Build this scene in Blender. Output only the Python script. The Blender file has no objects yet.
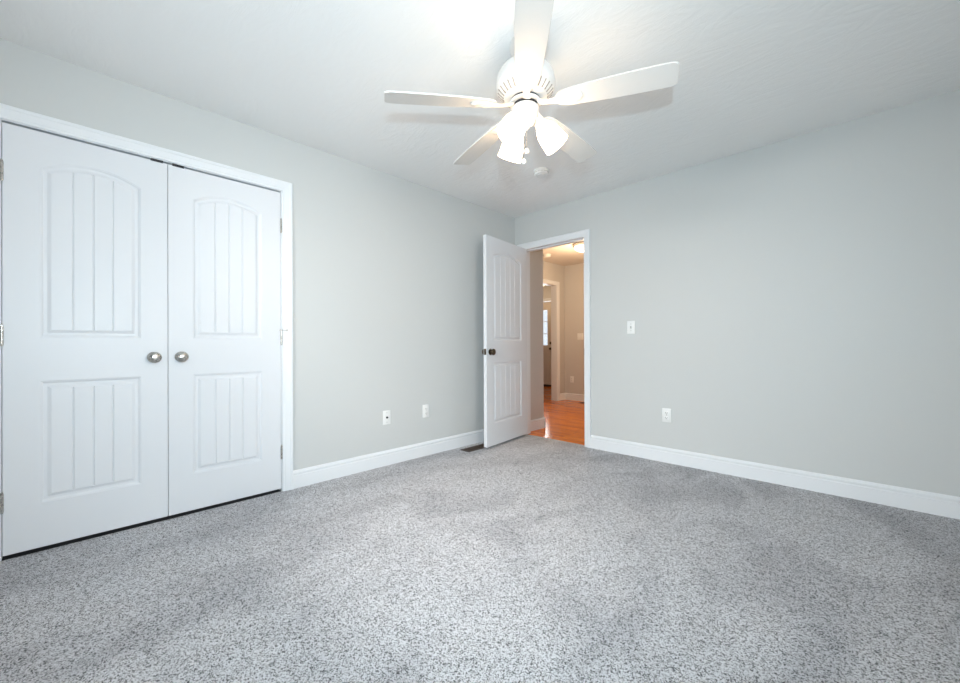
import bpy, bmesh, math, random
from mathutils import Vector, Matrix
random.seed(4)
PI = math.pi
S = bpy.context.scene
C = S.collection

# ------------------------------------------------------------------ camera
F_PX, YAW, PITCH, ROLL = 402.547, 0.77587, 0.00301, -0.00395
CAM = Vector((2.90822, -3.54001, 0.99695))
fwd = Vector((-math.sin(YAW)*math.cos(PITCH), math.cos(YAW)*math.cos(PITCH), math.sin(PITCH)))
rgt = Vector((math.cos(YAW), math.sin(YAW), 0)); up = rgt.cross(fwd)
r2 = rgt*math.cos(ROLL) + up*math.sin(ROLL); u2 = -rgt*math.sin(ROLL) + up*math.cos(ROLL)
cd = bpy.data.cameras.new('camera'); cam = bpy.data.objects.new('camera', cd); C.objects.link(cam)
cd.sensor_fit = 'HORIZONTAL'; cd.sensor_width = 36; cd.lens = F_PX*36/960
cd.shift_x = 0.484/960; cd.shift_y = 2.494/960; cd.clip_start = 0.02; cd.clip_end = 100
cam.matrix_world = Matrix(((r2.x, u2.x, -fwd.x, CAM.x), (r2.y, u2.y, -fwd.y, CAM.y), (r2.z, u2.z, -fwd.z, CAM.z), (0, 0, 0, 1)))
S.camera = cam

# ------------------------------------------------------------------ exposure, world, lights
S.view_settings.view_transform = 'Standard'; S.view_settings.look = 'None'
S.view_settings.gamma = 1; S.view_settings.use_curve_mapping = False
S.view_settings.exposure = 0.18
w = bpy.data.worlds.new('daylight'); S.world = w; w.use_nodes = True
bg = w.node_tree.nodes['Background']; bg.inputs[0].default_value = (0.80, 0.90, 1.0, 1); bg.inputs[1].default_value = 1.0

def area(name, loc, direction, sx, sy, power, col):
    d = bpy.data.lights.new(name, 'AREA'); d.shape = 'RECTANGLE'; d.size = sx; d.size_y = sy
    d.energy = power; d.color = col
    o = bpy.data.objects.new(name, d); C.objects.link(o); o.location = loc
    o.rotation_euler = Vector(direction).to_track_quat('-Z', 'Y').to_euler()
    return o
DAY = (1.0, 0.96, 0.92)
XR, YF = 3.45, -4.05                       # right wall and front wall (behind the camera)
area('daylight_right_window', (XR+0.45, -2.7, 1.60), (-1, 0, -0.12), 1.3, 1.2, 54, DAY)
area('daylight_front_window', (1.45, YF-1.25, 2.05), (0, 1, -0.40), 1.8, 1.1, 145, DAY)
area('front_window_fill', (1.45, YF-0.35, 1.45), (0, 1, 0), 1.5, 1.3, 10, DAY)  # added low area lamp, standing in for daylight reflected off the ground
area('daylight_front_door', (-2.95, 4.95, 1.4), (0, -1, -0.1), 0.7, 1.0, 14, DAY)
def point(name, loc, power, col, rad=0.05):
    d = bpy.data.lights.new(name, 'POINT'); d.energy = power; d.color = col; d.shadow_soft_size = rad
    o = bpy.data.objects.new(name, d); C.objects.link(o); o.location = loc; return o
WARM = (1.0, 0.71, 0.44)
point('hall_lamp_light', (-0.05, 1.64, 1.98), 35, WARM, 0.09)
point('entry_lamp_light', (-2.6, 3.7, 2.05), 10, WARM, 0.09)
fl = bpy.data.lights.new('camera_flash', 'SPOT'); fl.energy = 118; fl.color = (0.60, 0.86, 1.0)
fl.spot_size = math.radians(138); fl.spot_blend = 0.9; fl.shadow_soft_size = 0.02
fo = bpy.data.objects.new('camera_flash', fl); C.objects.link(fo); fo.location = (3.024, -3.629, 1.243)
fo.rotation_euler = (fwd + Vector((0, 0, 0.0))).to_track_quat('-Z', 'Y').to_euler()

# ------------------------------------------------------------------ materials
def mat(name, col, rough=0.5, metal=0.0, spec=0.5):
    m = bpy.data.materials.new(name); m.use_nodes = True
    b = m.node_tree.nodes['Principled BSDF']
    b.inputs['Base Color'].default_value = (*col, 1); b.inputs['Roughness'].default_value = rough
    b.inputs['Metallic'].default_value = metal; b.inputs['Specular IOR Level'].default_value = spec
    return m
def N(m, t, **kw):
    n = m.node_tree.nodes.new(t)
    for k, v in kw.items(): setattr(n, k, v)
    return n
def K(m, a, b): m.node_tree.links.new(a, b)
def coords(m, scale=(1, 1, 1), rot=(0, 0, 0)):
    t = N(m, 'ShaderNodeTexCoord'); mp = N(m, 'ShaderNodeMapping')
    mp.inputs['Scale'].default_value = scale; mp.inputs['Rotation'].default_value = rot
    K(m, t.outputs['Object'], mp.inputs[0]); return mp.outputs[0]
def noise(m, vec, scale, detail=2, rough=0.5, dist=0):
    n = N(m, 'ShaderNodeTexNoise'); n.inputs['Scale'].default_value = scale; n.inputs['Detail'].default_value = detail
    n.inputs['Roughness'].default_value = rough; n.inputs['Distortion'].default_value = dist
    K(m, vec, n.inputs['Vector']); return n.outputs['Fac']
def bump(m, h, strength, dist):
    b = N(m, 'ShaderNodeBump'); b.inputs['Strength'].default_value = strength; b.inputs['Distance'].default_value = dist
    K(m, h, b.inputs['Height']); K(m, b.outputs[0], m.node_tree.nodes['Principled BSDF'].inputs['Normal'])
def ramp(m, fac, stops):
    r = N(m, 'ShaderNodeValToRGB'); e = r.color_ramp.elements
    e[0].position, e[0].color = stops[0][0], (*stops[0][1], 1); e[1].position, e[1].color = stops[-1][0], (*stops[-1][1], 1)
    for p, c in stops[1:-1]:
        q = e.new(p); q.color = (*c, 1)
    K(m, fac, r.inputs[0]); return r.outputs[0]
def mixc(m, fac, a, b, mode='MIX'):
    x = N(m, 'ShaderNodeMix', data_type='RGBA', blend_type=mode)
    if isinstance(fac, float): x.inputs[0].default_value = fac
    else: K(m, fac, x.inputs[0])
    for s, v in ((6, a), (7, b)):
        if isinstance(v, tuple): x.inputs[s].default_value = (*v, 1)
        else: K(m, v, x.inputs[s])
    return x.outputs[2]

wall_m = mat('painted_wall', (0.605, 0.622, 0.618), 0.5, spec=0.3)
v = coords(wall_m); bump(wall_m, noise(wall_m, v, 220, 3), 0.08, 0.001)
ceil_m = mat('swirled_ceiling', (0.88, 0.88, 0.87), 0.7, spec=0.2)
v = coords(ceil_m, (1, 2.2, 1), (0, 0, 0.7)); n1 = noise(ceil_m, v, 4.5, 6, 0.62, 2.2); bump(ceil_m, n1, 0.35, 0.010)
white_m = mat('white_trim_paint', (0.80, 0.825, 0.85), 0.32, spec=0.45)
v = coords(white_m); bump(white_m, noise(white_m, v, 60, 2), 0.03, 0.001)
door_m = mat('white_door_paint', (0.735, 0.755, 0.785), 0.40, spec=0.4)
v = coords(door_m, (1, 1, 0.08)); bump(door_m, noise(door_m, v, 260, 3), 0.05, 0.001)
dark_m = mat('dark_parts_and_gap_shade', (0.03, 0.03, 0.035), 0.8)  # near-black for dark hardware, also stands in for shade in gaps
closet_m = mat('closet_interior_shade', (0.25, 0.25, 0.25), 0.8)  # interior coloured dark so the door gaps look black
plastic_m = mat('white_plastic', (0.84, 0.85, 0.84), 0.3)
slot_m = mat('slot_dark', (0.02, 0.02, 0.02), 0.6)
ivory_m = mat('toggle_plastic', (0.55, 0.55, 0.53), 0.3)
fan_m = mat('fan_white_enamel', (0.67, 0.665, 0.65), 0.35)
blade_m = mat('fan_blade_white', (0.65, 0.64, 0.62), 0.4)
v = coords(blade_m, (1, 14, 1)); bump(blade_m, noise(blade_m, v, 14, 3), 0.05, 0.001)
nickel_m = mat('satin_nickel', (0.52, 0.50, 0.47), 0.28, 1.0)
v = coords(nickel_m); rr = N(nickel_m, 'ShaderNodeMapRange'); rr.inputs['To Min'].default_value = 0.2; rr.inputs['To Max'].default_value = 0.36
K(nickel_m, noise(nickel_m, v, 90, 2), rr.inputs[0]); K(nickel_m, rr.outputs[0], nickel_m.node_tree.nodes['Principled BSDF'].inputs['Roughness'])
bronze_m = mat('dark_bronze', (0.10, 0.075, 0.05), 0.3, 1.0)
brownmetal_m = mat('brown_register_metal', (0.075, 0.048, 0.032), 0.45, 0.3)

carpet_m = mat('speckled_carpet', (0.4, 0.4, 0.4), 0.95, spec=0.1)
v = coords(carpet_m)
f1 = noise(carpet_m, v, 210, 3, 0.7, 0.5); f2 = noise(carpet_m, v, 75, 2, 0.6, 0.5)
def tuft(scale):                       # individual yarn tufts, each of its own grey
    wv = N(carpet_m, 'ShaderNodeTexVoronoi'); wv.inputs['Scale'].default_value = scale; wv.inputs['Randomness'].default_value = 1.0
    K(carpet_m, v, wv.inputs['Vector']); sp = N(carpet_m, 'ShaderNodeSeparateColor'); K(carpet_m, wv.outputs['Color'], sp.inputs[0]); return sp.outputs[0]
a0 = N(carpet_m, 'ShaderNodeMath', operation='MULTIPLY_ADD'); K(carpet_m, tuft(120), a0.inputs[0]); a0.inputs[1].default_value = 0.17; K(carpet_m, f1, a0.inputs[2])
a2 = N(carpet_m, 'ShaderNodeMath', operation='MULTIPLY_ADD'); K(carpet_m, tuft(290), a2.inputs[0]); a2.inputs[1].default_value = 0.42; K(carpet_m, a0.outputs[0], a2.inputs[2])
a1 = N(carpet_m, 'ShaderNodeMath', operation='MULTIPLY_ADD'); K(carpet_m, f2, a1.inputs[0]); a1.inputs[1].default_value = 0.18; K(carpet_m, a2.outputs[0], a1.inputs[2])
col = ramp(carpet_m, a1.outputs[0], [(0.74, (0.03, 0.032, 0.036)), (0.90, (0.32, 0.328, 0.338)), (1.0, (0.56, 0.57, 0.585))])
el = col.node.color_ramp.elements
K(carpet_m, N(carpet_m, 'ShaderNodeMath', operation='MULTIPLY').outputs[0], col.node.inputs[0])
ml = col.node.inputs[0].links[0].from_node; K(carpet_m, a1.outputs[0], ml.inputs[0]); ml.inputs[1].default_value = 0.85
for q, (p_, c_) in zip(el, ((0.52, (0.03, 0.032, 0.036)), (0.64, (0.315, 0.315, 0.325)), (0.80, (0.77, 0.77, 0.80)))): q.position = p_; q.color = (*c_, 1)
nap = noise(carpet_m, coords(carpet_m, (1, 0.55, 1), (0, 0, 0.5)), 2.6, 3, 0.55, 0.6)
napc = ramp(carpet_m, nap, [(0.38, (0.80, 0.80, 0.81)), (0.58, (1.0, 1.0, 1.0))])
K(carpet_m, mixc(carpet_m, 1.0, col, napc, 'MULTIPLY'), carpet_m.node_tree.nodes['Principled BSDF'].inputs['Base Color'])
bump(carpet_m, f1, 0.9, 0.008)

wood_m = mat('oak_strip_floor', (0.5, 0.2, 0.05), 0.16, spec=0.25)
v = coords(wood_m)
br = N(wood_m, 'ShaderNodeTexBrick'); br.offset = 0.37; br.inputs['Scale'].default_value = 1
br.inputs['Brick Width'].default_value = 0.75; br.inputs['Row Height'].default_value = 0.057; br.inputs['Mortar Size'].default_value = 0.0012
br.inputs['Color1'].default_value = (0.95, 0.28, 0.02, 1); br.inputs['Color2'].default_value = (0.62, 0.15, 0.010, 1); br.inputs['Mortar'].default_value = (0.16, 0.06, 0.02, 1)
K(wood_m, v, br.inputs['Vector'])
g = ramp(wood_m, noise(wood_m, coords(wood_m, (1.5, 30, 1)), 3, 5, 0.6, 0.5), [(0.35, (0.58, 0.56, 0.54)), (0.65, (1, 1, 1))])
K(wood_m, mixc(wood_m, 1.0, br.outputs['Color'], g, 'MULTIPLY'), wood_m.node_tree.nodes['Principled BSDF'].inputs['Base Color'])
bump(wood_m, br.outputs['Fac'], -0.15, 0.001)

def glow(name, col, strength):
    m = mat(name, (0.9, 0.9, 0.9), 0.3); b = m.node_tree.nodes['Principled BSDF']
    b.inputs['Emission Color'].default_value = (*col, 1); b.inputs['Emission Strength'].default_value = strength; return m
shade_m = glow('lit_frosted_glass', (1.0, 0.70, 0.42), 12)
bulb_m = glow('lit_bulb', (1.0, 0.72, 0.46), 24)
hallglass_m = glow('lit_hall_glass', (1.0, 0.80, 0.56), 2.2)
glass_m = bpy.data.materials.new('window_glass'); glass_m.use_nodes = True
nt = glass_m.node_tree; nt.nodes.clear()
o_ = nt.nodes.new('ShaderNodeOutputMaterial'); mx = nt.nodes.new('ShaderNodeMixShader'); tr = nt.nodes.new('ShaderNodeBsdfTransparent'); gl = nt.nodes.new('ShaderNodeBsdfGlossy')
fr = nt.nodes.new('ShaderNodeFresnel'); gl.inputs['Roughness'].default_value = 0.02
nt.links.new(fr.outputs[0], mx.inputs[0]); nt.links.new(tr.outputs[0], mx.inputs[1]); nt.links.new(gl.outputs[0], mx.inputs[2]); nt.links.new(mx.outputs[0], o_.inputs[0])

# ------------------------------------------------------------------ helpers
def obj(name, bm, m, parent=None, smooth=False):
    bmesh.ops.recalc_face_normals(bm, faces=bm.faces[:])
    me = bpy.data.meshes.new(name); bm.to_mesh(me); bm.free()
    me.materials.append(m)
    if smooth:
        for p in me.polygons: p.use_smooth = True
        me.set_sharp_from_angle(angle=math.radians(smooth if smooth is not True else 40))
    o = bpy.data.objects.new(name, me); C.objects.link(o)
    if parent: o.parent = parent
    return o
def tag(o, label, cat, group=None, kind=None):
    o['label'] = label; o['category'] = cat
    if group: o['group'] = group
    if kind: o['kind'] = kind
    return o
def thing(name, label, cat, loc=(0, 0, 0), rotz=0, group=None, kind=None):
    o = bpy.data.objects.new(name, None); C.objects.link(o); o.empty_display_size = 0.05
    o.location = loc; o.rotation_euler = (0, 0, rotz)
    return tag(o, label, cat, group, kind)
def box(bm, a, b, bev=0):
    a, b = Vector(a), Vector(b)
    M = Matrix.Translation((a+b)/2) @ Matrix.Diagonal((*(b-a), 1))
    r = bmesh.ops.create_cube(bm, size=1, matrix=M)
    if bev:
        es = list({e for v in r['verts'] for e in v.link_edges})
        bmesh.ops.bevel(bm, geom=es, offset=bev, segments=2, profile=0.5, affect='EDGES')
def boxes(*bs, bev=0):
    bm = bmesh.new()
    for a, b in bs: box(bm, a, b, bev)
    return bm
def lathe(bm, prof, seg=40, M=Matrix()):
    rings = []
    for r, z in prof:
        if r < 1e-5: rings.append([bm.verts.new(M @ Vector((0, 0, z)))])
        else: rings.append([bm.verts.new(M @ Vector((r*math.cos(2*PI*i/seg), r*math.sin(2*PI*i/seg), z))) for i in range(seg)])
    for A, B in zip(rings, rings[1:]):
        for i in range(seg):
            j = (i+1) % seg
            if len(A) == 1 and len(B) == 1: continue
            if len(A) == 1: bm.faces.new((A[0], B[i], B[j]))
            elif len(B) == 1: bm.faces.new((A[i], A[j], B[0]))
            else: bm.faces.new((A[i], A[j], B[j], B[i]))
    return bm
def tube(bm, pts, r, seg=10):
    pts = [Vector(p) for p in pts]; rings = []
    for i, p in enumerate(pts):
        d = (pts[min(i+1, len(pts)-1)] - pts[max(i-1, 0)]).normalized()
        q = d.to_track_quat('Z', 'Y').to_matrix()
        rings.append([bm.verts.new(p + q @ Vector((r*math.cos(2*PI*k/seg), r*math.sin(2*PI*k/seg), 0))) for k in range(seg)])
    for A, B in zip(rings, rings[1:]):
        for i in range(seg): bm.faces.new((A[i], A[(i+1) % seg], B[(i+1) % seg], B[i]))
    bm.faces.new(rings[0][::-1]); bm.faces.new(rings[-1]); return bm
def aim(axis, loc):          # matrix taking local +Z to axis
    return Matrix.Translation(loc) @ Vector(axis).to_track_quat('Z', 'Y').to_matrix().to_4x4()
def struct(name, bm, m, label, cat): return tag(obj(name, bm, m), label, cat, kind='structure')
def sweep(bm, prof, stations):   # prof: list of (w,h); stations: function (w,h)->Vector for each station
    rings = [[bm.verts.new(f(w_, h_)) for w_, h_ in prof] for f in stations]
    n = len(prof)
    for A, B in zip(rings, rings[1:]):
        for i in range(n): bm.faces.new((A[i], A[(i+1) % n], B[(i+1) % n], B[i]))
    bm.faces.new(rings[0]); bm.faces.new(rings[-1][::-1])
CASE = [(0, 0), (0, .009), (.003, .012), (.012, .012), (.016, .014), (.030, .0155), (.046, .017), (.050, .0195), (.062, .0195), (.066, .017), (.066, 0)]
def casing(name, axis, plane, sgn, a0, a1, top, label, zb=0.0):
    """door casing on the wall plane axis=plane, profile rising towards sgn; a0,a1: inner edges"""
    def P(a, z, h):
        return Vector((plane+sgn*h, a, z)) if axis == 'x' else Vector((a, plane+sgn*h, z))
    bm = bmesh.new()
    sweep(bm, CASE, [lambda w_, h_: P(a0-w_, zb, h_), lambda w_, h_: P(a0-w_, top+w_, h_), lambda w_, h_: P(a1+w_, top+w_, h_), lambda w_, h_: P(a1+w_, zb, h_)])
    return struct(name, bm, white_m, label, 'door trim')
BASE = [(0, 0), (0, .014), (.088, .014), (.091, .011), (.094, .011), (.104, .0135), (.112, .0125), (.115, .008), (.118, .008), (.123, .0045), (.1245, 0)]
def baseboard(name, axis, plane, sgn, s0, s1, label, z0=0.0):
    def P(s, z, h): return Vector((plane+sgn*h, s, z+z0)) if axis == 'x' else Vector((s, plane+sgn*h, z+z0))
    bm = bmesh.new(); sweep(bm, BASE, [lambda w_, h_: P(s0, w_, h_), lambda w_, h_: P(s1, w_, h_)])
    return struct(name, bm, white_m, label, 'baseboard')

H = 2.44; T = 0.12
# ------------------------------------------------------------------ room shell
CY0, CY1, CTOP = -3.762, -2.520, 2.061          # closet opening (jamb faces)
DX0, DX1, DTOP = 0.122, 0.874, 2.055            # doorway (jamb faces)
struct('floor', boxes(((-0.002, YF-0.1, -0.06), (XR+0.1, 0.045, 0.0))), carpet_m, 'grey speckled carpet covering the bedroom floor', 'floor')
struct('floor_hall', boxes(((-4.6, 0.045, -0.06), (2.2, 4.75, -0.006))), wood_m, 'orange oak strip floor of the hall beyond the doorway', 'floor')
struct('floor_closet', boxes(((-0.75, CY0-0.3, -0.06), (-0.002, CY1+0.3, 0.0))), dark_m, 'closet floor behind the double doors, coloured dark as gap shade', 'floor')  # floor coloured near-black to put shade into the gap under the doors
struct('ceiling', boxes(((-0.12, YF-0.1, H), (XR+0.1, 0.06, H+0.08))), ceil_m, 'white swirl-textured bedroom ceiling', 'ceiling')
hallceil_m = mat('hall_ceiling_warm_tint', (0.70, 0.66, 0.61), 0.7)  # white ceiling, warm bounce from the wood floor tinted into the colour
struct('ceiling_hall', boxes(((-4.6, 0.06, H), (2.2, 4.75, H+0.08))), hallceil_m, 'white ceiling of the hall with warm bounce light tinted into its colour', 'ceiling')
J = 0.018
struct('wall_left', boxes(((-T, YF, 0), (0, CY0-J, H)), ((-T, CY1+J, 0), (0, T, H)), ((-T, CY0-J, CTOP+J), (0, CY1+J, H))), wall_m,
       'pale grey-green wall with the closet doors', 'wall')
struct('wall_back', boxes(((0, 0, 0), (DX0-J, T, H)), ((DX1+J, 0, 0), (XR+T, T, H)), ((DX0-J, 0, DTOP+J), (DX1+J, T, H))), wall_m,
       'pale grey-green wall with the open doorway', 'wall')
# right wall with a window, front wall with a window (both beside/behind the camera)
WY0, WY1, WZ0, WZ1 = -3.30, -2.10, 0.85, 2.05
WX0, WX1 = 0.75, 2.15
struct('wall_right', boxes(((XR, YF, 0), (XR+T, WY0, H)), ((XR, WY1, 0), (XR+T, 0, H)), ((XR, WY0, 0), (XR+T, WY1, WZ0)), ((XR, WY0, WZ1), (XR+T, WY1, H))), wall_m,
       'pale grey-green wall with a window, right of the camera', 'wall')
struct('wall_front', boxes(((-T, YF-T, 0), (WX0, YF, H)), ((WX1, YF-T, 0), (XR+T, YF, H)), ((WX0, YF-T, 0), (WX1, YF, WZ0)), ((WX0, YF-T, WZ1), (WX1, YF, H))), wall_m,
       'pale grey-green wall with a window, behind the camera', 'wall')
struct('wall_closet', boxes(((-0.75, CY0-0.3, 0), (-0.70, CY1+0.3, H)), ((-0.70, CY0-0.3, 0), (-T, CY0-0.25, H)), ((-0.70, CY1+0.25, 0), (-T, CY1+0.3, H)), ((-0.75, CY0-0.3, H), (-T, CY1+0.3, H+.05))), closet_m,
       'closet walls behind the double doors, coloured dark as gap shade', 'wall')
# hall walls
hw = mat('hall_wall_warm_tint', (0.60, 0.585, 0.56), 0.6, spec=0.2)  # same paint as the bedroom, with the hall's warm light tinted in
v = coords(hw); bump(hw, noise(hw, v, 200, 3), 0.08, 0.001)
HX = -1.15; HY = 2.83; EY = 4.5
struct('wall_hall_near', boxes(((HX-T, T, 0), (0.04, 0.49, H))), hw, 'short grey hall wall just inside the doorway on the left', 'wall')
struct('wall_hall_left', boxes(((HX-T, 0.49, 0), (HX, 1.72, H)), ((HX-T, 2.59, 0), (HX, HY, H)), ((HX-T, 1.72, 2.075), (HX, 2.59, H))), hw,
       'hall wall tinted for warm light, with the doorway to the entry', 'wall')
struct('wall_hall_back', boxes(((HX-T, HY, 0), (2.2, HY+T, H))), hw, 'wall tinted for warm light at the end of the hall with switch and outlet', 'wall')
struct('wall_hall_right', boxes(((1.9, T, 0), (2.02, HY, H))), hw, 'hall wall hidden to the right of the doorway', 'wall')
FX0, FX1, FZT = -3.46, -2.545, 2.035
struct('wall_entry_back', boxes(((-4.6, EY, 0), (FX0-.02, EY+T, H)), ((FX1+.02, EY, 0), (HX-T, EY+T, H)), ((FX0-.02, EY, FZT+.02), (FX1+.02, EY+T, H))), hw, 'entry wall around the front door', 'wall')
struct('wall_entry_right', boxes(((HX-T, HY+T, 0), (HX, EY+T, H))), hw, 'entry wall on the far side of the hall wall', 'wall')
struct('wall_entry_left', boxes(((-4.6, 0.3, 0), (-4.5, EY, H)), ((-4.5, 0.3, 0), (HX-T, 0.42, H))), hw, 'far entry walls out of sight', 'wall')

# jambs (trim)
struct('trim_closet_jamb', boxes(((-T, CY0-J, 0), (0, CY0, CTOP+J)), ((-T, CY1, 0), (0, CY1+J, CTOP+J)), ((-T, CY0, CTOP), (0, CY1, CTOP+J))), white_m, 'white jamb lining the closet opening', 'door jamb')
struct('trim_door_jamb', boxes(((DX0-J, 0, 0), (DX0, T, DTOP+J)), ((DX1, 0, 0), (DX1+J, T, DTOP+J)), ((DX0, 0, DTOP), (DX1, T, DTOP+J)),
       ((DX0, .045, 0), (DX0+.011, .082, DTOP)), ((DX1-.011, .045, 0), (DX1, .082, DTOP)), ((DX0, .045, DTOP-.011), (DX1, .082, DTOP))), white_m, 'white jamb with door stop lining the bedroom doorway', 'door jamb')
casing('trim_closet_casing', 'x', 0, 1, CY0-.005, CY1+.005, CTOP+.003, 'white moulded casing around the closet double doors')
casing('trim_door_casing', 'y', 0, -1, DX0-.005, DX1+.005, DTOP-.001, 'white moulded casing around the open bedroom doorway')
casing('trim_hall_side_casing', 'y', T, 1, DX0-.005, DX1+.005, DTOP-.001, 'white casing on the hall side of the bedroom doorway', -.006)
casing('trim_entry_casing', 'x', HX, 1, 1.735, 2.575, 2.062, 'white casing around the entry doorway at the end of the hall', -.006)
struct('trim_entry_jamb', boxes(((HX-T, 1.72, 0), (HX, 1.74, 2.075)), ((HX-T, 2.57, -.006), (HX, 2.59, 2.075)), ((HX-T, 1.74, 2.058), (HX, 2.57, 2.075))), white_m, 'white jamb lining the entry doorway', 'door jamb')
casing('trim_front_door_casing', 'y', EY, -1, FX0-.01, FX1+.01, FZT+.01, 'white casing around the far front door', -.006)
# threshold seam
baseboard('baseboard_left', 'x', 0, 1, CY1+.071, -0.0, 'white baseboard along the left wall from closet to corner')
baseboard('baseboard_left_front', 'x', 0, 1, YF, CY0-.071, 'white baseboard left of the closet')
baseboard('baseboard_back', 'y', 0, -1, DX1+.071, XR, 'white baseboard along the wall right of the doorway')
baseboard('baseboard_right', 'x', XR, -1, YF, 0-.014, 'white baseboard under the right window')
baseboard('baseboard_front', 'y', YF, 1, 0.014, XR-.014, 'white baseboard under the front window')
baseboard('baseboard_hall_near', 'x', 0.04, 1, T+.02, 0.504, 'white baseboard on the short hall wall inside the doorway', -.006)
baseboard('baseboard_hall_near_return', 'y', 0.49, 1, HX, 0.054, 'white baseboard on the hidden return of the short hall wall', -.006)
baseboard('baseboard_hall_left', 'x', HX, 1, 2.575+.066, HY, 'white baseboard between entry doorway and hall corner', -.006)
baseboard('baseboard_hall_back', 'y', HY, -1, HX+.014, 1.9, 'white baseboard at the end of the hall', -.006)

# windows (beside and behind the camera)
def window(name, axis, plane, out, a0, a1, z0, z1, label):
    root = thing(name, label, 'window', kind='structure')
    def B(a, b, h0, h1, za, zb):
        lo, hi = sorted((plane+out*h0, plane+out*h1))
        return ((lo, a, za), (hi, b, zb)) if axis == 'x' else ((a, lo, za), (b, hi, zb))
    obj('window_frame', boxes(B(a0, a0+.05, .03, .10, z0, z1), B(a1-.05, a1, .03, .10, z0, z1), B(a0+.05, a1-.05, .03, .10, z0, z0+.05), B(a0+.05, a1-.05, .03, .10, z1-.05, z1),
        B(a0+.05, a1-.05, .045, .09, (z0+z1)/2-.022, (z0+z1)/2+.022)), white_m, root)
    obj('window_pane', boxes(B(a0+.05, a1-.05, .062, .066, z0+.05, z1-.05)), glass_m, root)
    obj('window_casing', boxes(B(a0-.07, a0, -.016, 0, z0-.07, z1+.07), B(a1, a1+.07, -.016, 0, z0-.07, z1+.07), B(a0, a1, -.016, 0, z1, z1+.07), B(a0, a1, -.016, 0, z0-.07, z0)), white_m, root)
    obj('window_sill', boxes(B(a0-.09, a1+.09, -.045, -.0165, z0-.012, z0+.012)), white_m, root)
window('window_1', 'x', XR, 1, WY0, WY1, WZ0, WZ1, 'white sash window in the right wall')
window('window_2', 'y', YF, -1, WX0, WX1, WZ0, WZ1, 'white sash window in the wall behind the camera')

# ------------------------------------------------------------------ panelled doors
PROF = [(0, 0), (.0025, .0022), (.0055, .0025), (.0105, .0072), (.014, .0085), (.025, .0085), (.037, .0022), (.040, .0012)]
def panel_face(bm, W, Z0, Z1, m0, m1, zs, rise, ngroove, y0, sg):
    """front face at local y=y0, recess going +sg. zs=(lo bottom, lo top, up bottom, up corner)"""
    x0, x1 = m0, W-m1; xc = (x0+x1)/2; hwid = (x1-x0)/2
    din = PROF[-1][0]; gi0, gi1 = x0+din, x1-din; wi = gi1-gi0
    cols = {}
    for k in range(1, ngroove+1):
        g_ = gi0 + wi*k/(ngroove+1)
        cols[g_-.0045] = 0; cols[g_] = .0048; cols[g_+.0045] = 0
    for k in range(25):
        xx = gi0+wi*k/24
        if all(abs(xx-c_) > .006 for c_ in cols) or k in (0, 24): cols[xx] = 0
    xs = sorted(cols); ts = [(x_-gi0)/wi for x_ in xs]; dep = [cols[x_] for x_ in xs]
    def topz(z1_, rs, d, x_):
        if rs <= 0: return z1_-d
        R = (hwid*hwid+rs*rs)/(2*rs); zc = z1_+rs-R
        return zc+math.sqrt((R-d)**2-(x_-xc)**2)
    out = []
    for (za, zb, rs) in ((zs[0], zs[1], 0), (zs[2], zs[3], rise)):
        loops = []
        for d, h_ in PROF:
            X = [x0+d+(x1-x0-2*d)*t for t in ts]
            dd = dep if d == din else [0]*len(ts)
            bot = [bm.verts.new((x_, y0+sg*(h_+e), za+d)) for x_, e in zip(X, dd)]
            top = [bm.verts.new((x_, y0+sg*(h_+e), topz(zb, rs, d, x_))) for x_, e in zip(X, dd)]
            loops.append((bot, top))
        for (b1, t1), (b2, t2) in zip(loops, loops[1:]):
            for i in range(len(ts)-1):
                bm.faces.new((b1[i], b1[i+1], b2[i+1], b2[i])); bm.faces.new((t1[i], t2[i], t2[i+1], t1[i+1]))
            bm.faces.new((b1[0], b2[0], t2[0], t1[0])); bm.faces.new((b1[-1], t1[-1], t2[-1], b2[-1]))
        b, t = loops[-1]
        for i in range(len(ts)-1): bm.faces.new((b[i], b[i+1], t[i+1], t[i]))
        out.append(loops[0])
    V = lambda x_, z_: bm.verts.new((x_, y0, z_))
    (lb, lt), (ub, ut) = out
    a, b_ = V(0, Z0), V(0, Z1); c, d_ = V(W, Z0), V(W, Z1)
    e0, e1, f0, f1 = V(x0, Z0), V(x0, Z1), V(x1, Z0), V(x1, Z1)
    bm.faces.new([a, e0, lb[0], lt[0], ub[0], ut[0], e1, b_])
    bm.faces.new([c, d_, f1, ut[-1], ub[-1], lt[-1], lb[-1], f0])
    bm.faces.new([e0, f0]+lb[::-1]); bm.faces.new(lt+ub[::-1]); bm.faces.new(ut+[f1, e1])
    return [a, b_, d_, c]
def door_slab(name, W, Z0, Z1, m0, m1, zs, rise, ng, m, parent, th=.035):
    bm = bmesh.new()
    A = panel_face(bm, W, Z0, Z1, m0, m1, zs, rise, ng, 0, 1)
    B = panel_face(bm, W, Z0, Z1, m0, m1, zs, rise, ng, th, -1)
    for i in range(4):
        j = (i+1) % 4; bm.faces.new((A[i], A[j], B[j], B[i]))
    bmesh.ops.remove_doubles(bm, verts=bm.verts[:], dist=1e-6)
    return obj(name, bm, m, parent)
def knob(parent, loc, out, m, label=None, rose=.031, head=.031):
    """round knob: axis out (local unit vector)"""
    M = aim(out, loc); bm = bmesh.new()
    lathe(bm, [(0, 0), (rose, 0), (rose, .003), (rose-.004, .006), (.014, .008), (.0125, .014), (.0135, .019), (head*.78, .024), (head*.97, .031), (head, .037), (head*.95, .043), (head*.72, .049), (head*.4, .052), (0, .053)], 32, M)
    o = obj('door_knob', bm, m, parent, True)
    if label: o['label'] = label
    return o
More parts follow.
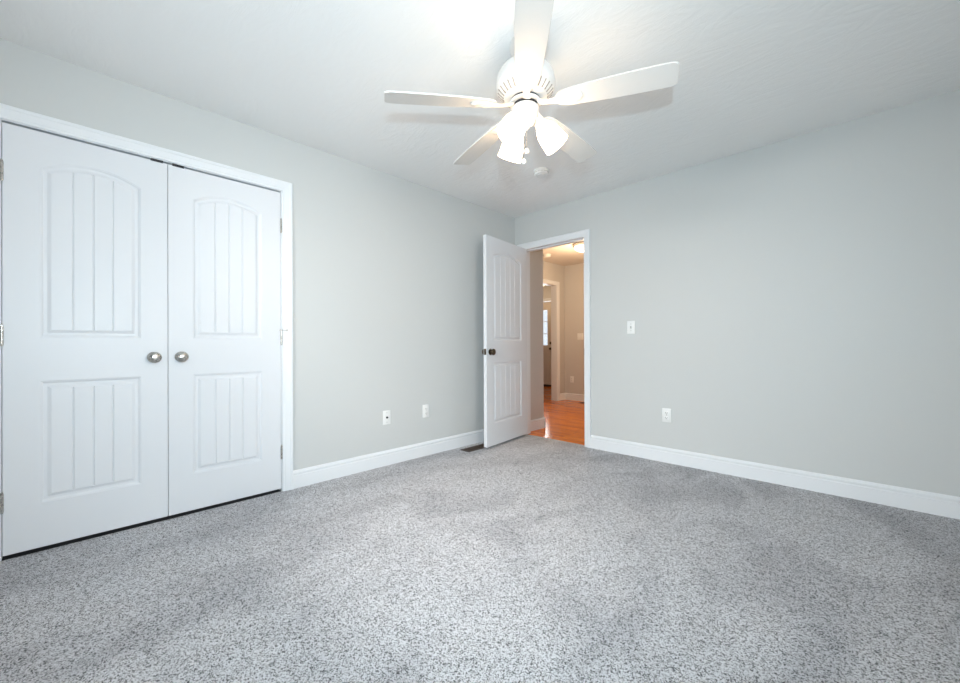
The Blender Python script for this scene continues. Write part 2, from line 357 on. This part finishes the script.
def hinge(parent, x, z, m, stop=False, side=1):
    bm = bmesh.new()
    for k in range(3): lathe(bm, [(0, z-.044+k*.0295), (.0062, z-.044+k*.0295), (.0062, z-.016+k*.0295), (0, z-.016+k*.0295)], 14, Matrix.Translation((x, -.0055, 0)))
    lathe(bm, [(0, z-.050), (.0045, z-.049), (.0050, z-.044), (.003, z-.043)], 12, Matrix.Translation((x, -.0055, 0)))
    lathe(bm, [(.003, z+.044), (.0050, z+.045), (.0045, z+.050), (0, z+.051)], 12, Matrix.Translation((x, -.0055, 0)))
    box(bm, (x-.003, -.003, z-.044), (x+.003, .0, z+.044))
    h_ = obj('hinge', bm, m, parent, True)
    if stop:
        b2 = bmesh.new(); zz = z+.053
        tube(b2, [(x-side*.014, -.010, zz), (x, -.008, zz), (x+side*.020, -.012, zz), (x+side*.032, -.016, zz)], .0024, 8)
        lathe(b2, [(0, -.004), (.007, -.004), (.007, .004), (0, .004)], 14, aim((side, -.2, 0), (x+side*.034, -.016, zz)))
        lathe(b2, [(0, -.0025), (.008, -.0025), (.008, .003), (0, .003)], 14, Matrix.Translation((x, -.0055, zz)))
        obj('door_stop', b2, m, h_, True)
    return h_
ZS = (0.235, 0.830, 1.042, 1.876)
WC = (CY1-CY0-.009)/2
def closet_door(idx, y_start, label, hinge_left):
    r = thing('door_%d' % idx, label, 'door', (0.0, y_start, 0), PI/2, kind='structure')
    door_slab('door_leaf', WC, .020, CTOP-.011, .118, .118, ZS, .056, 3, door_m, r)
    knob(r, (WC-.062 if hinge_left else .060, 0, .936), (0, -1, 0), nickel_m, 'brushed nickel knob')
    hx = -.0015 if hinge_left else WC+.0015
    for k, z in enumerate((0.27, 1.052, 1.822)): hinge(r, hx, z, nickel_m, k == 1 and not hinge_left, 1)
    # roller catch on the top edge
    xa = WC-.075 if hinge_left else .020
    bm = boxes(((xa, -.003, CTOP-.014), (xa+.055, .03, CTOP-.0005)), bev=.001)
    lathe(bm, [(0, 0), (.008, 0), (.008, .012), (0, .012)], 14, aim((0, 1, 0), (xa+.026, .008, CTOP-.006)))
    obj('roller_catch', bm, dark_m, r)
closet_door(1, CY0+.003, 'left leaf of the white arched-panel closet double doors', True)
closet_door(2, CY0+.006+WC, 'right leaf of the white arched-panel closet double doors', False)

# open bedroom door
p0 = Vector((.280, -.765, 0)); p1 = Vector((.177, -.008, 0)); dd = p1-p0; ang = math.atan2(dd.y, dd.x)
d3 = thing('door_3', 'white arched-panel bedroom door standing open beside the doorway', 'door', p0, ang, kind='structure')
WD = .762
door_slab('door_leaf', WD, .024, 2.050, .112, .122, ZS, .058, 4, door_m, d3)
knob(d3, (.062, 0, .932), (0, -1, 0), bronze_m, 'dark bronze knob')
knob(d3, (.062, .035, .932), (0, 1, 0), bronze_m, 'dark bronze knob on the wall side')
obj('latch_plate', boxes(((-.0012, .005, .905), (.002, .030, .962)), ((-.010, .010, .925), (0, .024, .942))), bronze_m, d3)
for z in (0.27, 1.05, 1.82):
    bm = bmesh.new(); lathe(bm, [(0, z-.045), (.0065, z-.044), (.0065, z+.044), (0, z+.045)], 14, Matrix.Translation((WD+.010, .040, 0)))
    box(bm, (WD, .005, z-.044), (WD+.0015, .036, z+.044)); obj('hinge', bm, bronze_m, d3, True)
tag(obj('strike_plate', boxes(((DX1-.004, .002, .90), (DX1+.0005, .040, .96)), bev=.0005), bronze_m), 'small dark strike plate on the right doorway jamb', 'strike plate')

# front door far away
d4 = thing('door_4', 'far front door with a tall glass light and dark knobs, seen through the hall', 'door', (FX0, EY+.02, 0), 0, kind='structure')
WF = FX1-FX0
gx0, gx1, gz0, gz1 = .17, WF-.155, .99, 1.84
fdm = mat('front_door_paint', (0.72, 0.66, 0.58), 0.4)
obj('door_leaf', boxes(((0, 0, .02), (gx0, .045, FZT)), ((gx1, 0, .02), (WF, .045, FZT)), ((gx0, 0, .02), (gx1, .045, gz0)), ((gx0, 0, gz1), (gx1, .045, FZT)),
    ((gx0, -.008, .16), (gx1, 0, .18)), ((gx0, -.008, .80), (gx1, 0, .82)), ((gx0, -.008, .18), (gx0+.02, 0, .80)), ((gx1-.02, -.008, .18), (gx1, 0, .80)), ((gx0+.07, -.006, .25), (gx1-.07, 0, .73))), fdm, d4)
obj('glass_light', boxes(((gx0, .02, gz0), (gx1, .024, gz1))), glass_m, d4)
obj('glazing_bars', boxes(((gx0, .014, gz0+.27), (gx1, .03, gz0+.285)), ((gx0, .014, gz0+.56), (gx1, .03, gz0+.575)), ((gx0, .01, gz0), (gx0+.014, .034, gz1)), ((gx1-.014, .01, gz0), (gx1, .034, gz1))), fdm, d4)
knob(d4, (WF-.065, 0, .907), (0, -1, 0), bronze_m, 'dark round door knob')
bm = lathe(bmesh.new(), [(0, 0), (.032, 0), (.032, .008), (.024, .016), (.012, .018), (0, .018)], 24, aim((0, -1, 0), (WF-.065, 0, 1.043)))
obj('deadbolt', bm, bronze_m, d4, True)
obj('door_sweep', boxes(((0, -.012, -.026), (WF, 0.03, .045))), dark_m, d4)

# ------------------------------------------------------------------ wall plates  (local: x along wall, -y out of the wall, z up)
def plate(name, label, cat, loc, rot, w_=.072, h_=.116, sc=(1, 1)):
    r = thing(name, label, cat, loc, rot)
    obj('cover_plate', boxes(((-w_/2, -.006, -h_/2), (w_/2, 0, h_/2)), bev=.0022), plastic_m, r, True)
    return r
def screw(r, z, y=-.006):
    obj('screw', lathe(bmesh.new(), [(0, -.001), (.0042, -.001), (.0042, .0008), (.0015, .0016), (0, .0010)], 12, aim((0, -1, 0), (0, y, z))), ivory_m, r)
def duplex(r):
    for s in (1, -1):
        bm = bmesh.new(); box(bm, (-.0165, -.0085, s*.0195-.0135), (.0165, -.0045, s*.0195+.0135), .003)
        rc = obj('receptacle', bm, plastic_m, r, True)
        z = s*.0195
        obj('slots', boxes(((-.0085, -.0092, z-.003), (-.0060, -.0084, z+.007)), ((.0060, -.0092, z-.002), (.0085, -.0084, z+.006)), ((-.0025, -.0092, z-.0105), (.0025, -.0084, z-.0060))), slot_m, rc)
    screw(r, 0, -.0062)
LW, BW = PI/2, 0.0           # rot so that local -y points into the room
r = plate('cable_jack', 'white coaxial cable wall plate with one dark centre jack, left wall nearer the closet', 'cable outlet', (0, -1.687, .398), LW)
obj('coaxial_jack', lathe(bmesh.new(), [(0, 0), (.0085, 0), (.0085, .004), (.0062, .004), (.0062, .012), (.003, .012), (.003, .006), (0, .006)], 16, aim((0, -1, 0), (0, -.006, 0))), slot_m, r, True)['label'] = 'dark coaxial jack'
screw(r, .040); screw(r, -.040)
r = plate('wall_outlet', 'white duplex power outlet on the left wall, nearer the open door', 'outlet', (0, -1.277, .403), LW); duplex(r)
r = plate('wall_outlet', 'white duplex power outlet low on the wall right of the doorway', 'outlet', (1.651, 0, .398), BW); duplex(r)
r = plate('light_switch', 'white toggle light switch on the wall right of the doorway', 'switch', (1.347, 0, 1.152), BW)
obj('toggle', boxes(((-.005, -.0075, -.012), (.005, -.005, .012)), ((-.0038, -.018, -.004), (.0038, -.005, .009)), bev=.001), ivory_m, r)['label'] = 'grey toggle lever'
screw(r, .030); screw(r, -.030)
r = plate('light_switch', 'beige-lit double switch plate on the wall at the end of the hall', 'switch', (-.825, HY, 1.145), BW, .116)
for sx in (-.023, .023): obj('toggle', boxes(((sx-.005, -.0075, -.012), (sx+.005, -.005, .012)), ((sx-.004, -.016, -.002), (sx+.004, -.005, .009))), plastic_m, r)
r = plate('wall_outlet', 'power outlet low on the wall at the end of the hall', 'outlet', (-1.000, HY, .370), BW); duplex(r)

# ------------------------------------------------------------------ floor registers
def register(label, loc, rot, L, Wd):
    r = thing('floor_register', label, 'floor vent', loc, rot)
    obj('frame', boxes(((-L/2, -Wd/2, 0), (L/2, -Wd/2+.018, .006)), ((-L/2, Wd/2-.018, 0), (L/2, Wd/2, .006)), ((-L/2, -Wd/2, 0), (-L/2+.018, Wd/2, .006)), ((L/2-.018, -Wd/2, 0), (L/2, Wd/2, .006))), brownmetal_m, r)
    bm = bmesh.new(); n = int((L-.04)/.014)
    for k in range(n):
        x = -L/2+.02+(k+.5)*(L-.04)/n; box(bm, (x-.0022, -Wd/2+.018, .0008), (x+.0022, Wd/2-.018, .0048))
    box(bm, (-L/2, -.003, .0008), (L/2, .003, .005)); s_ = obj('louvres', bm, brownmetal_m, r)
    obj('duct_shade', boxes(((-L/2+.01, -Wd/2+.01, 0.0001), (L/2-.01, Wd/2-.01, .0008))), dark_m, r)  # thin dark sheet painted as the shade inside the duct
register('dark brown metal floor register in the carpet beside the open door', (.148, -.780, .0), PI/2, .305, .115)
register('dark floor register at the end of the hall below the switch', (-.58, 2.66, -.006), 0, .305, .115)

# ------------------------------------------------------------------ smoke detectors
def smoke(label, loc, m):
    r = thing('smoke_detector', label, 'smoke detector', loc)
    obj('mounting_base', lathe(bmesh.new(), [(0, 0), (.066, 0), (.066, -.010), (.060, -.012), (0, -.012)], 40), m, r, True)
    obj('sensor_body', lathe(bmesh.new(), [(0, -.012), (.058, -.012), (.060, -.030), (.055, -.036), (.040, -.038), (.039, -.036), (.032, -.036), (.031, -.040), (0, -.041)], 40), m, r, True)
    bm = bmesh.new()
    for k in range(14):
        a = 2*PI*k/14
        M = Matrix.Rotation(a, 4, 'Z'); b2 = bmesh.ops.create_cube(bm, size=1, matrix=M @ Matrix.Translation((.0592, 0, -.021)) @ Matrix.Diagonal((.003, .016, .004, 1)))
    obj('vent_slots', bm, slot_m if False else ivory_m, r)
smoke('round white smoke detector on the bedroom ceiling behind the fan', (.945, -.800, H), plastic_m)
smoke('small round smoke detector on the hall ceiling near its lamp', (-.82, 1.80, H), plastic_m)

# ------------------------------------------------------------------ hall ceiling lights
def flush(label, loc):
    r = thing('ceiling_light', label, 'ceiling lamp', loc)
    obj('lamp_base', lathe(bmesh.new(), [(0, 0), (.165, 0), (.172, -.012), (.170, -.030), (.155, -.034), (0, -.034)], 48), nickel_m, r, True)
    obj('lamp_shade', lathe(bmesh.new(), [(.150, -.030), (.152, -.045), (.140, -.070), (.105, -.092), (.055, -.104), (0, -.108)], 48), hallglass_m, r, True)
flush('round flush ceiling lamp glowing in the hall beyond the doorway', (-.05, 1.64, H))
flush('far ceiling lamp glimpsed through the entry doorway', (-2.62, 4.05, H))

# ------------------------------------------------------------------ ceiling fan
FX, FY = 1.718, -2.006
fan = thing('ceiling_fan', 'white five-blade ceiling fan with a lit three-shade light kit', 'ceiling fan', (FX, FY, H))
def Z(z): return z-H
obj('canopy', lathe(bmesh.new(), [(0, 0), (.076, 0), (.076, Z(2.425)), (.068, Z(2.40)), (.048, Z(2.375)), (.026, Z(2.368)), (.026, Z(2.33)), (0, Z(2.33))], 48), fan_m, fan, True)
mh = obj('motor_housing', lathe(bmesh.new(), [(.0, Z(2.352)), (.050, Z(2.350)), (.085, Z(2.338)), (.115, Z(2.315)), (.134, Z(2.285)), (.142, Z(2.250)), (.143, Z(2.232)), (.139, Z(2.226)), (.136, Z(2.218)), (.118, Z(2.196)), (.098, Z(2.180)), (.078, Z(2.172)), (0, Z(2.172))], 64), fan_m, fan, True)
bm = bmesh.new()
for k in range(30):
    a = 2*PI*(k+.5)/30; c0, c1 = Vector((.131, 0, Z(2.2105))), Vector((.104, 0, Z(2.183)))
    d_ = (c1-c0); M = Matrix.Rotation(a, 4, 'Z') @ aim(d_, (c0+c1)/2) @ Matrix.Diagonal((.0045, .005, d_.length, 1))
    bmesh.ops.create_cube(bm, size=1, matrix=M)
vs = obj('vent_slots', bm, mat('vent_shadow_grey', (0.30, 0.28, 0.26), 0.7), mh)
obj('rotor_gap_shade', lathe(bmesh.new(), [(0, Z(2.173)), (.069, Z(2.173)), (.069, Z(2.162)), (0, Z(2.162))], 48), dark_m, fan, True)  # solid dark disc in place of the shade in the rotor gap
obj('rotor_hub', lathe(bmesh.new(), [(0, Z(2.162)), (.074, Z(2.162)), (.076, Z(2.158)), (.074, Z(2.151)), (0, Z(2.151))], 48), fan_m, fan, True)
obj('housing_gap_shade', lathe(bmesh.new(), [(0, Z(2.151)), (.056, Z(2.151)), (.056, Z(2.136)), (0, Z(2.136))], 48), dark_m, fan, True)  # another dark disc, its colour giving the shade above the switch housing
obj('switch_housing', lathe(bmesh.new(), [(0, Z(2.136)), (.060, Z(2.136)), (.063, Z(2.132)), (.061, Z(2.105)), (.056, Z(2.082)), (.046, Z(2.064)), (.030, Z(2.052)), (.016, Z(2.047)), (.013, Z(2.034)), (.008, Z(2.028)), (0, Z(2.027))], 48), fan_m, fan, True)
PH = 4.135; ZB = 2.146; DROOP = -.024; BP = math.radians(-11)
def blade_bm():
    bm = bmesh.new(); xs = [.150, .158, .175, .21, .30, .38, .46, .54, .60, .630, .648, .657, .660]
    hwv = [.020, .031, .042, .049, .056, .0595, .062, .063, .0628, .0618, .058, .052, .043]
    th = .0035; rings = []
    for x, h_ in zip(xs, hwv):
        off = .0
        rings.append([bm.verts.new((x, y, z)) for y, z in ((-h_, -th), (-h_*.5, -th), (0, -th), (h_*.5, -th), (h_, -th), (h_+.001, 0), (h_, th), (h_*.5, th), (0, th), (-h_*.5, th), (-h_, th), (-h_-.001, 0))])
    for A, B in zip(rings, rings[1:]):
        n = len(A)
        for i in range(n): bm.faces.new((A[i], A[(i+1) % n], B[(i+1) % n], B[i]))
    bm.faces.new(rings[0]); bm.faces.new(rings[-1][::-1])
    return bm
def iron_bm():
    bm = bmesh.new()
    xs = [.062, .080, .105, .130, .155, .180, .205, .235, .255, .266, .270]
    hs = [.022, .020, .0165, .016, .021, .032, .040, .041, .034, .020, .008]
    zs_ = [-.0, -.002, -.006, -.009, -.0095, -.0090, -.0085, -.0080, -.0070, -.0062, -.0055]
    rings = []
    for x, h_, z in zip(xs, hs, zs_):
        rings.append([bm.verts.new(q) for q in ((x, -h_, z+.003), (x, -h_*.7, z-.002), (x, 0, z-.0035), (x, h_*.7, z-.002), (x, h_, z+.003), (x, h_*.6, z+.0055), (x, -h_*.6, z+.0055))])
    for A, B in zip(rings, rings[1:]):
        n = len(A)
        for i in range(n): bm.faces.new((A[i], A[(i+1) % n], B[(i+1) % n], B[i]))
    bm.faces.new(rings[0]); bm.faces.new(rings[-1][::-1])
    for (sx, sy) in ((.205, .022), (.205, -.022), (.245, 0)):
        lathe(bm, [(0, 0), (.005, 0), (.0045, .002), (0, .003)], 12, aim((0, 0, -1), (sx, sy, -.0105)))
    return bm
slope = math.atan2(-DROOP, .66)
M0 = Matrix.Rotation(slope, 4, 'Y') @ Matrix.Rotation(BP, 4, 'X')
b0 = obj('fan_blade', blade_bm(), blade_m, fan, 35); i0 = obj('blade_iron', iron_bm(), fan_m, b0, True)
for k in range(5):
    b_ = b0 if k == 0 else b0.copy()
    if k:
        C.objects.link(b_); ii = i0.copy(); C.objects.link(ii); ii.parent = b_
    b_.matrix_local = Matrix.Translation((0, 0, Z(ZB))) @ Matrix.Rotation(PH-2*PI*k/5+(0, 0, 0, 0, .03)[k], 4, 'Z') @ Matrix.Rotation((.028, 0, 0, 0, 0)[k], 4, 'Y') @ M0
# light kit
SA = YAW-.05
for k in range(3):
    a = SA + 2*PI*k/3; o2 = Vector((math.cos(a), math.sin(a), 0)); tilt = math.radians(37)
    ax = o2*math.sin(tilt) + Vector((0, 0, -math.cos(tilt)))
    st = Vector((0, 0, Z(2.068))) + o2*.062
    bm = tube(bmesh.new(), [Vector((0, 0, Z(2.084)))+o2*.045, Vector((0, 0, Z(2.078)))+o2*.055, st, st+ax*.012], .011, 12)
    lathe(bm, [(0, 0), (.018, 0), (.026, .006), (.028, .022), (.024, .024), (0, .024)], 24, aim(ax, st))
    ho = obj('shade_holder', bm, fan_m, fan, True)
    sh = [(.024, .016), (.030, .024), (.041, .040), (.050, .062), (.0555, .088), (.0575, .112), (.0590, .132), (.0615, .146), (.0590, .146), (.0565, .131), (.0550, .112), (.0530, .088), (.0475, .063), (.038, .041), (.028, .026), (.022, .018)]
    bm = lathe(bmesh.new(), sh+[sh[0]], 40, aim(ax, st)); bmesh.ops.remove_doubles(bm, verts=bm.verts[:], dist=1e-6)
    obj('lamp_shade', bm, shade_m, fan, True)
    bl = obj('bulb', lathe(bmesh.new(), [(0, .024), (.013, .024), (.014, .045), (.024, .065), (.028, .082), (.024, .100), (.012, .110), (0, .113)], 24, aim(ax, st)), bulb_m, fan, True)
rg2 = Vector((rgt.x, rgt.y, 0)); fw2 = Vector((fwd.x, fwd.y, 0))
for q, (du, df, zt, zb) in enumerate(((.004, -.012, 2.046, 1.930), (-.010, -.012, 2.048, 1.880))):
    p_ = rg2*du + fw2*df
    ch = obj('pull_chain', tube(bmesh.new(), [(p_.x, p_.y, Z(zt)), (p_.x, p_.y, Z(zb))], .0012, 6), nickel_m, fan)
    obj('chain_knob', lathe(bmesh.new(), [(0, .006), (.004, .004), (.009, -.002), (.0115, -.010), (.0095, -.018), (.004, -.022), (0, -.022)], 18, Matrix.Translation((p_.x, p_.y, Z(zb)))), fan_m, ch, True)

# repeats of one kind share a group
for kind_, grp in (('wall_outlet', 'duplex outlets low on the walls'), ('light_switch', 'switch plates on the walls'), ('smoke_detector', 'smoke detectors on the ceilings'),
                   ('ceiling_light', 'flush ceiling lamps beyond the doorway'), ('floor_register', 'dark floor registers')):
    for o in bpy.data.objects:
        if o.parent is None and o.name.split('.')[0] == kind_: o['group'] = grp
